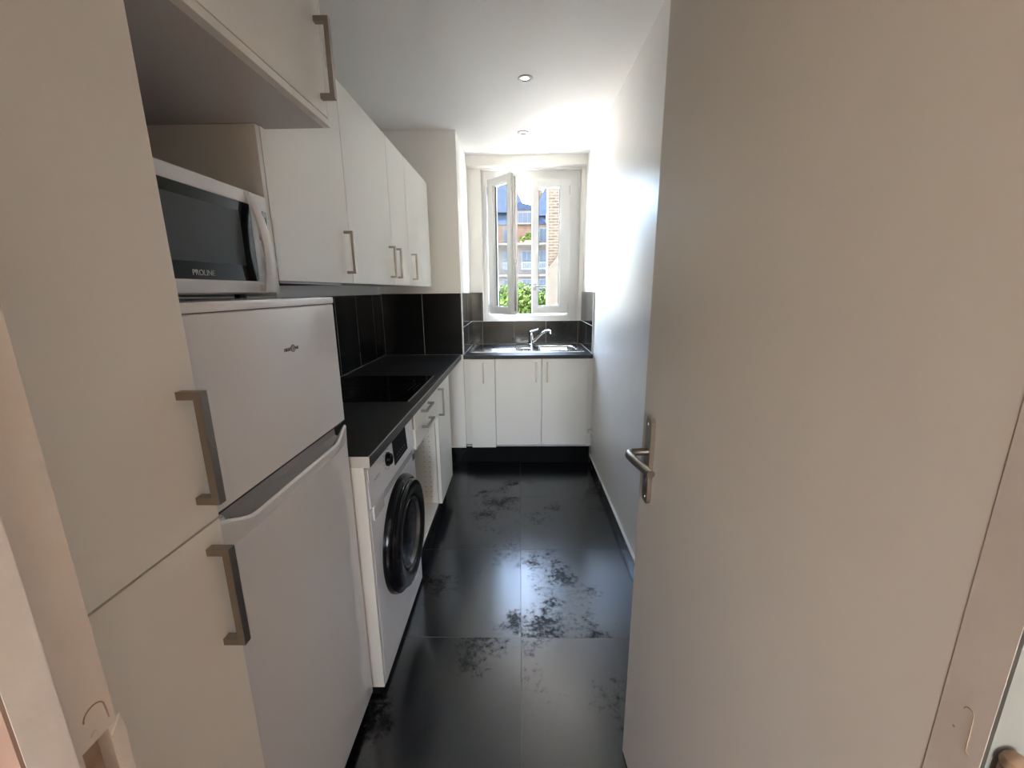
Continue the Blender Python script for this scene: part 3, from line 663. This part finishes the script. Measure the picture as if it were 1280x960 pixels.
# control fascia (leans back a little)
g = G().prism([(WXF - 0.010, 0.716), (WXF + 0.004, 0.716), (WXF + 0.003, 0.74), (WXF - 0.003, 0.852), (WXF - 0.010, WZt - 0.001)], 'y', WY0 + 0.001, WY1 - 0.001, 0.002)
cf = obj('control_panel', g, APPLM, wm)
g = G().box(WXF - 0.0002, WXF + 0.0016, 1.30, WY1 - 0.035, 0.684, 0.706, 0.001); obj('grey_groove', g, APPLG, wm)
xf = lambda z: WXF + 0.003 - (z - 0.74) / 0.112 * 0.006
kn = G().lathe((xf(0.805), 1.405, 0.805), (1, 0, 0.05), [(0.0, 0), (0.026, 0), (0.026, 0.006), (0.022, 0.007), (0.0205, 0.015), (0.018, 0.017), (0, 0.017)], 40)
obj('program_dial', kn, BLACKG, cf, True)
g = G().prism([(WXF + 0.0025, 0.748), (WXF + 0.0045, 0.748), (WXF - 0.001, 0.848), (WXF - 0.003, 0.848)], 'y', 1.475, 1.655)
obj('display', g, mat('display_black', (0.006, 0.006, 0.007), 0.6, spec=0.08), cf)
g = G()
for k in range(7): g.box(WXF + 0.003, WXF + 0.0042, 1.50 + k * 0.02, 1.505 + k * 0.02, 0.762, 0.7635)
for k in range(5): g.box(WXF + 0.002, WXF + 0.0036, 1.51 + k * 0.025, 1.518 + k * 0.025, 0.777, 0.779)
obj('display_marks', g, INK, cf)
g = G()
for k in range(14):
    a = 2 * math.pi * k / 14 + 0.2
    if 0.5 < (a % (2 * math.pi)) < 0.9: continue
    yy, zz = 1.405 + 0.039 * math.cos(a), 0.805 + 0.037 * math.sin(a)
    g.box(xf(zz) - 0.0005, xf(zz) + 0.0004, yy - 0.0055, yy + 0.0055, zz - 0.0012, zz + 0.0012)
obj('program_marks', g, INK, cf)
text('brand_letters', 'VALBERG', 0.0165, (xf(0.80) + 0.0006, 1.283, 0.792), (0, 1, 0), (-0.053, 0, 1), INK, cf)
# detergent drawer
g = G().prism([(1.2145, 0.7165), (1.345, 0.7165), (1.345, 0.8455), (1.2145, 0.8455)], 'x', WXF - 0.006, WXF + 0.0005)
for v in g.bm.verts: v.co.x += 0.0
ddw = obj('detergent_drawer', g, APPLM, wm)
g = G().box(WXF - 0.002, WXF + 0.0052, 1.225, 1.325, 0.662, 0.712, 0.0025, 3); obj('drawer_grip', g, APPL, ddw, True)
# porthole
PC = (WXF, 1.503, 0.448)
g = G().lathe(PC, (1, 0, 0), [(0.232, -0.002), (0.232, 0.012), (0.228, 0.022), (0.218, 0.028), (0.211, 0.029), (0.209, 0.033), (0.211, 0.040), (0.205, 0.048), (0.190, 0.052), (0.165, 0.050), (0.152, 0.046), (0.146, 0.036), (0.145, 0.030), (0.0, 0.030)], 96)
ph = obj('porthole_door', g, BLACKG, wm, True)
g = G().lathe(PC, (1, 0, 0), [(0.144, 0.0305), (0.138, 0.043), (0.134, 0.043), (0.130, 0.031)], 96); obj('inner_ring', g, mat('smoked_ring', (0.10, 0.10, 0.11), 0.15, metal=0.6), ph, True)
g = G().lathe(PC, (1, 0, 0), [(0.1295, 0.0305), (0.11, 0.036), (0.06, 0.042), (0.0, 0.044)], 64); obj('porthole_glass', g, BLACKGL, ph, True)
obj('filter_flap', G().box(WXF - 0.001, WXF + 0.0015, 1.655, 1.745, 0.075, 0.165, 0.001), APPLG if False else APPLM, wm)
text('small_print', 'INVERTER', 0.012, (WXF + 0.0008, 1.715, 0.19), (0, 1, 0), (0, 0, 1), INK, wm)
obj('sticker', G().box(WXF, WXF + 0.0010, 1.735, 1.765, 0.655, 0.682), DARKINK, wm)
for yy in (WY0 + 0.06, WY1 - 0.06):
    for xx in (-0.97, -0.55): obj('foot', G().cyl((xx, yy, 0.011), (0, 0, 1), 0.02, 0.0225, n=20), BLACKP, wm)

# ------------------------------------------------------------------ drawer unit with open cubby
BX = -0.480
bc = empty('base_cabinet', (-0.78, 2.03, 0), 'white base cabinet with two shallow drawers above an open cubby', 'cabinet')
Y0, Y1 = 1.782, 2.292
g = G().box(-1.05, BX - 0.020, Y0, Y0 + T, 0.131, 0.8695); g.box(-1.05, BX - 0.020, Y1 - T, Y1, 0.131, 0.8695)
g.box(-1.05, BX - 0.020, Y0 + T, Y1 - T, 0.131, 0.147); g.box(-1.05, -1.044, Y0 + T, Y1 - T, 0.147, 0.8695); g.box(-1.05, BX - 0.02, Y0 + T, Y1 - T, 0.685, 0.690)
obj('body', g, CABIN, bc)
g = G()
for k in range(15):
    for xx in (-0.537, -0.570): g.cyl((xx, Y1 - T - 0.0002, 0.190 + k * 0.032), (0, 1, 0), 0.0026, 0.0008, n=8)
obj('shelf_holes', g, HOLE, bc)['kind'] = 'stuff'
d = obj('drawer', box(BX - 0.0185, BX, Y0 + 0.0015, Y1 - 0.0015, 0.7815, 0.868, 0.001), CAB, bc); d['label'] = 'upper drawer'
handle_h('handle', d, BX, 0.838, 1.905, 2.065)
d = obj('drawer', box(BX - 0.0185, BX, Y0 + 0.0015, Y1 - 0.0015, 0.690, 0.7795, 0.001), CAB, bc); d['label'] = 'lower drawer'
handle_h('handle', d, BX, 0.758, 1.905, 2.065)
obj('plinth', box(-1.03, -0.535, Y0, Y1, 0, 0.130), PLINTH, bc)
obj('dusty_filler', G().box(BX - 0.012, BX - 0.004, WY1 + 0.0015, Y0 - 0.0015, 0.79, 0.868), PINK, bc)['label'] = 'brownish pink filler strip'

bc = empty('base_cabinet', (-0.78, 2.5, 0), 'slim white base cabinet with one tall door, last before the column', 'cabinet')
Y0, Y1 = 2.294, 2.700
carcass('body', bc, -1.05, BX - 0.020, Y0, Y1, 0.131, 0.8695)
d = obj('door', box(BX - 0.0185, BX, Y0 + 0.0015, Y1, 0.132, 0.868, 0.001), CAB, bc)
handle_v('handle', d, BX, 2.330, 0.685, 0.850, 0.034, 0.010, 0.012)
obj('plinth', box(-1.03, -0.535, Y0, Y1, 0, 0.130), PLINTH, bc)
fp = obj('filler_panel', G().box(-0.63, -0.612, 2.7015, 3.238, 0.0, 0.870), CAB, base=(-0.62, 2.97, 0))
tag(fp, 'plain white panel closing the gap between the last base cabinet and the column', 'panel')

# ------------------------------------------------------------------ sink cabinets
sc_ = empty('sink_cabinet', (0.18, 3.5, 0), 'wide white sink cabinet with two doors under the window', 'cabinet')
Y = 3.212
g = G().box(-0.196, -0.180, Y + 0.020, 3.85, 0.155, 0.8785); g.box(0.527, 0.543, Y + 0.020, 3.85, 0.155, 0.8785); g.box(-0.180, 0.527, Y + 0.020, 3.85, 0.155, 0.171); g.box(-0.18, 0.527, 3.844, 3.85, 0.171, 0.8785)
obj('body', g, CABIN, sc_)
d = obj('door', box(-0.1945, 0.1725, Y, Y + 0.0185, 0.158, 0.877, 0.001), CAB, sc_); d['label'] = 'left door'
handle_back('handle', d, 0.128, Y, 0.690, 0.850)
d = obj('door', box(0.1755, 0.541, Y, Y + 0.0185, 0.158, 0.877, 0.001), CAB, sc_); d['label'] = 'right door'
handle_back('handle', d, 0.216, Y, 0.690, 0.850)
nc = empty('base_cabinet', (-0.29, 3.5, 0), 'very narrow white pull-out cabinet left of the sink doors', 'cabinet')
g = G().box(-0.396, -0.384, Y + 0.02, 3.85, 0.155, 0.8785); g.box(-0.213, -0.1975, Y + 0.02, 3.85, 0.155, 0.8785); g.box(-0.384, -0.213, Y + 0.02, 3.85, 0.155, 0.171)
obj('body', g, CABIN, nc)
d = obj('door', box(-0.394, -0.199, Y - 0.022, Y + 0.0185, 0.144, 0.877, 0.001), CAB, nc)
handle_back('handle', d, -0.287, Y - 0.022, 0.690, 0.850)
fl = obj('filler_panel', G().box(-0.4505, -0.398, Y + 0.05, Y + 0.066, 0.145, 0.878), CAB, base=(-0.42, Y + 0.058, 0.145))
tag(fl, 'narrow white filler strip between the column and the pull-out cabinet', 'panel')
fr2 = obj('filler_panel', G().box(0.5435, XR - 0.0005, Y + 0.010, Y + 0.026, 0.145, 0.878), CAB, base=(0.563, Y + 0.018, 0.145))
tag(fr2, 'narrow white filler strip between the sink cabinet and the right wall', 'panel')
kb = obj('plinth', G().box(-0.4505, 0.5715, 3.236, 3.252, 0, 0.138), PLINTH, base=(0.06, 3.24, 0))
tag(kb, 'black kickboard along the floor under the sink cabinets', 'kickboard')
kt = obj('light_strip', G().box(-0.4435, 0.5715, 3.230, 3.254, 0.1385, 0.1445), TRIMM, kb)

# ------------------------------------------------------------------ sink
sk = empty('kitchen_sink', (0.05, 3.6, 0.9085), 'stainless steel inset sink with drainer on the left', 'sink')
def sm(a, b, x):
    t_ = max(0, min(1, (x - a) / (b - a))); return t_ * t_ * (3 - 2 * t_)
def rrect(x, y, x0, x1, y0, y1, r):
    cx, cy_ = (x0 + x1) / 2, (y0 + y1) / 2
    dx, dy = abs(x - cx) - (x1 - x0) / 2 + r, abs(y - cy_) - (y1 - y0) / 2 + r
    return math.hypot(max(dx, 0), max(dy, 0)) + min(max(dx, dy), 0) - r
def zf(x, y):
    z = 0.9135
    e = -rrect(x, y, SX0, SX1, SY0, SY1, 0.03)
    z -= 0.0045 * (1 - sm(0, 0.008, e))
    z -= 0.004 * sm(0.018, 0.03, e)
    b = rrect(x, y, 0.125, 0.485, 3.425, 3.765, 0.07)
    z -= 0.150 * sm(0.004, -0.016, b) + 0.004 * sm(-0.02, -0.15, b)
    h = rrect(x, y, 0.005, 0.095, 3.44, 3.60, 0.04)
    z -= 0.028 * sm(0.003, -0.015, h)
    if x < -0.02 and e > 0.04:
        k = sm(0.04, 0.055, e) * sm(-0.02, -0.04, x)
        z += k * 0.0025 * (0.5 + 0.5 * math.sin((y - 3.4) * 2 * math.pi / 0.036))
    return z
g = G().grid(lambda u, v: (SX0 + u * (SX1 - SX0), SY0 + v * (SY1 - SY0), zf(SX0 + u * (SX1 - SX0), SY0 + v * (SY1 - SY0))), 220, 130)
so = obj('basin', g, STEEL, sk); so.data.shade_smooth()
g = G().lathe((0.305, 3.60, 0.7565), (0, 0, 1), [(0, 0.001), (0.038, 0.001), (0.04, 0.004), (0.044, 0.004), (0.046, 0.0)], 32); obj('drain', g, CHROME, sk, True)
g = G().lathe((0.05, 3.52, 0.883), (0, 0, 1), [(0, 0.001), (0.024, 0.001), (0.026, 0.004), (0.030, 0.003)], 32); obj('drain', g, BLACKP, sk, True)

fc = empty('faucet', (0.108, 3.795, 0.91), 'chrome single-lever mixer tap behind the sink', 'tap')
g = G().lathe((0.108, 3.795, 0.9105), (0, 0, 1), [(0, 0.0), (0.027, 0.0), (0.027, 0.008), (0.022, 0.012), (0.021, 0.075), (0.0235, 0.082), (0.0235, 0.110), (0.019, 0.122), (0, 0.125)], 32)
obj('body', g, CHROME, fc, True)
g = G().tube([(0.118, 3.790, 0.935), (0.135, 3.780, 0.952), (0.165, 3.755, 0.985), (0.195, 3.725, 1.018), (0.220, 3.700, 1.040), (0.240, 3.680, 1.049), (0.262, 3.662, 1.049), (0.276, 3.652, 1.042)], [0.014, 0.013, 0.012, 0.0115, 0.0115, 0.012, 0.013, 0.013], 18)
g.cyl((0.272, 3.655, 1.036), (0.15, -0.12, -1), 0.0125, 0.018, n=20)
obj('spout', g, CHROME, fc, True)
g = G().tube([(0.100, 3.795, 1.028), (0.112, 3.790, 1.034), (0.140, 3.775, 1.045), (0.172, 3.76, 1.057)], [0.014, 0.012, 0.008, 0.0065], 14)
obj('lever', g, CHROME, fc, True)

# ------------------------------------------------------------------ outlet, ceiling spots
ot = empty('wall_socket', (XR, 3.17, 0.26), 'small white wall socket low on the right wall near the kickboard', 'socket')
obj('plate', box(XR - 0.010, XR - 0.0005, 3.135, 3.205, 0.225, 0.30, 0.002), PLASTIC, ot)
obj('plug_cover', box(XR - 0.034, XR - 0.0102, 3.142, 3.198, 0.276, 0.302, 0.003), PLASTIC, ot)
def spot(x, y, lab):
    e = empty('ceiling_spotlight', (x, y, ZC), lab, 'ceiling light', 'recessed ceiling spots')
    obj('trim_ring', G().lathe((x, y, ZC - 0.0005), (0, 0, -1), [(0.041, 0), (0.041, 0.002), (0.036, 0.006), (0.028, 0.005), (0.026, 0.0)], 40), APPLG, e, True)
    obj('lamp_face', G().lathe((x, y, ZC - 0.001), (0, 0, -1), [(0.0255, 0), (0.0255, 0.0008), (0, 0.0015)], 32), SPOTG, e, True)
spot(0.038, 2.535, 'recessed ceiling spot nearer the door, the larger of the two')
spot(0.031, 3.32, 'recessed ceiling spot nearer the window, the smaller of the two')

# ------------------------------------------------------------------ outside
GZ = -12.5
struct('ground', box(-60, 60, -110, 110, GZ - 0.3, GZ), GROUND, 'street and courtyard far below the window')
ab = empty('apartment_building', (0, 52, GZ), 'pale stone apartment block with blue slate mansard across the street', 'building')
BXL, BXR, BY = -16, 16, 50
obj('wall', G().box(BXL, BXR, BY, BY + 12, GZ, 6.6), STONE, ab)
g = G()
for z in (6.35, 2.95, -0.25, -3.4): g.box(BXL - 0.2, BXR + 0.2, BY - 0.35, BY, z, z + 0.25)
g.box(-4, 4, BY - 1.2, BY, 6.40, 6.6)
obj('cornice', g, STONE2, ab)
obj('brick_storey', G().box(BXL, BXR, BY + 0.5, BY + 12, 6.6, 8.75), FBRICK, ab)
g = G().prism([(BY + 0.4, 8.75), (BY + 1.6, 10.3), (BY + 5, 11.4), (BY + 11, 10.3), (BY + 12, 8.75)], 'x', BXL, BXR); obj('roof', g, SLATE, ab)
def hip(cx, w, h, z):
    t = bmesh.new(); a = [t.verts.new(v) for v in ((cx - w, BY + 0.9, z), (cx + w, BY + 0.9, z), (cx + w, BY + 7, z), (cx - w, BY + 7, z), (cx - w * 0.25, BY + 3.5, z + h), (cx + w * 0.25, BY + 3.5, z + h))]
    for f in ((0, 1, 5, 4), (1, 2, 5), (2, 3, 4, 5), (3, 0, 4), (0, 3, 2, 1)): t.faces.new([a[i] for i in f])
    bmesh.ops.recalc_face_normals(t, faces=t.faces[:]); return t
g = G(); g.merge(hip(-2.2, 3.1, 5.2, 10.2)); obj('pavilion_roof', g, SLATE, ab)
g = G(); g.merge(hip(3.6, 2.0, 3.6, 9.8)); obj('pavilion_roof', g, SLATE, ab)
for cx in (2.6, 3.4, 4.2, -8, -7.2, 9): obj('chimney', G().box(cx - 0.22, cx + 0.22, BY + 3, BY + 3.6, 11, 13.0), FBRICK, ab)
def fwin(cx, z0, z1, w, rail=True, yy=BY):
    f = obj('window', G().box(cx - w / 2 - 0.12, cx + w / 2 + 0.12, yy - 0.06, yy + 0.02, z0 - 0.1, z1 + 0.12), SHUT, ab)
    g = G().box(cx - w / 2, cx - 0.04, yy - 0.09, yy - 0.061, z0, z1); g.box(cx + 0.04, cx + w / 2, yy - 0.09, yy - 0.061, z0, z1); obj('pane', g, FGLASS, f)
    if rail:
        g = G().box(cx - w / 2 - 0.1, cx + w / 2 + 0.1, yy - 0.30, yy - 0.27, z0 + 0.75, z0 + 0.8); g.box(cx - w / 2 - 0.1, cx + w / 2 + 0.1, yy - 0.30, yy - 0.27, z0 + 0.05, z0 + 0.1)
        for k in range(9): g.box(cx - w / 2 - 0.1 + k * (w + 0.17) / 8, cx - w / 2 - 0.07 + k * (w + 0.17) / 8, yy - 0.30, yy - 0.27, z0, z0 + 0.8)
        obj('balcony_rail', g, IRON, f)
for cx in (-5.2, -3.2, -1.3, 0.85, 2.85, 4.8):
    fwin(cx, 3.75, 5.75, 1.0); fwin(cx, 0.55, 2.55, 1.0); fwin(cx, -2.65, -0.65, 1.0)
    if cx not in (0.85,): fwin(cx, 7.0, 8.3, 0.9, False, BY + 0.5)
dm = obj('dormer', G().box(-0.3, 1.6, BY + 0.1, BY + 3, 8.75, 10.25), STONE2, ab)
g = G()
for k in range(3): g.box(-0.12 + k * 0.56, 0.36 + k * 0.56, BY + 0.06, BY + 0.11, 8.95, 9.95)
obj('pane', g, FGLASS, dm)
g = G().prism([(-0.6, 10.25), (1.9, 10.25), (1.4, 10.75), (0.0, 11.1)], 'y', BY - 0.1, BY + 3.0); obj('dormer_roof', g, SLATE, ab)
dm = obj('dormer', G().box(3.1, 4.6, BY + 0.1, BY + 3, 8.75, 9.9), STONE2, ab)
obj('pane', G().box(3.3, 4.4, BY + 0.06, BY + 0.11, 8.9, 9.7), FGLASS, dm)
# plants on the brick storey balcony
def leaves(g, c, r, n, s, zs=1.0):
    for _ in range(n):
        v = Vector((random.gauss(0, 1), random.gauss(0, 1), random.gauss(0, 1))).normalized() * (random.random() ** 0.4)
        p = Vector(c) + Vector((v.x * r, v.y * r, v.z * r * zs))
        a = Vector((random.gauss(0, 1), random.gauss(0, 1), random.gauss(0, 1))).normalized(); b = a.orthogonal().normalized()
        w = a.cross(b); k = s * random.uniform(0.6, 1.3)
        q = [g.bm.verts.new(p + b * k), g.bm.verts.new(p + w * k * 0.5), g.bm.verts.new(p - b * k), g.bm.verts.new(p - w * k * 0.5)]
        g.bm.faces.new(q)
bp_ = empty('balcony_plant', (0.9, BY - 0.8, 6.6), 'leafy green plants spilling over the balcony across the street', 'plant')
g = G(); leaves(g, (1.15, BY - 0.85, 7.3), 0.5, 160, 0.16); leaves(g, (0.35, BY - 0.85, 7.0), 0.42, 90, 0.14); obj('foliage', g, LEAF, bp_)
obj('planter', G().box(0.1, 1.7, BY - 1.0, BY - 0.65, 6.605, 6.85), CLAY, bp_)

bw = empty('brick_building', (4, 14, GZ), 'near pale-brick wing seen through the right window sash', 'building')
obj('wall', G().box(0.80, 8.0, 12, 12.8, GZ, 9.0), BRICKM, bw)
g = G().prism([(0.79, 1.95), (1.5, 2.9), (8.0, 2.9), (8.0, GZ), (0.79, GZ)], 'y', 11.88, 11.995); obj('rendered_lower_wall', g, mat('pale_render', (0.0245, 0.0218, 0.0190), 0.9, spec=0.05, bump=1, bscale=8, noise=0.12, nscale=8), bw)
obj('coping', G().box(0.7, 8.1, 11.9, 12.9, 9.0, 9.15), STONE2, bw)

def tree(cx, cy_, zc, r, n, lab, m):
    t_ = empty('leafy_tree', (cx, cy_, GZ), lab, 'tree')
    g = G(); leaves(g, (cx, cy_, zc), r, n, 0.15, 1.1)
    for k in range(9):
        a = 2 * math.pi * k / 9; leaves(g, (cx + r * 0.7 * math.cos(a), cy_ + r * 0.6 * math.sin(a), zc + r * random.uniform(-0.2, 0.75)), r * 0.45, n // 8, 0.14)
    obj('crown', g, m, t_)
    pts = [(cx, cy_, GZ), (cx + 0.1, cy_, GZ + 5), (cx - 0.1, cy_, zc - 1), (cx, cy_, zc + r * 0.7)]
    g = G().tube(pts, [0.28, 0.22, 0.16, 0.05], 10)
    for a in range(5): g.tube([(cx, cy_, zc - 1), (cx + 1.2 * math.cos(a * 1.3), cy_ + 1.2 * math.sin(a * 1.3), zc + r * 0.5)], [0.09, 0.03], 6)
    obj('trunk', g, BARK, t_)
tree(0.75, 27, -0.7, 2.3, 3600, 'bright green leafy tree below the window between the sashes', LEAF)
tree(-2.2, 33, -0.9, 2.5, 3000, 'pale green tree behind the glass of the open left sash', LEAF2)
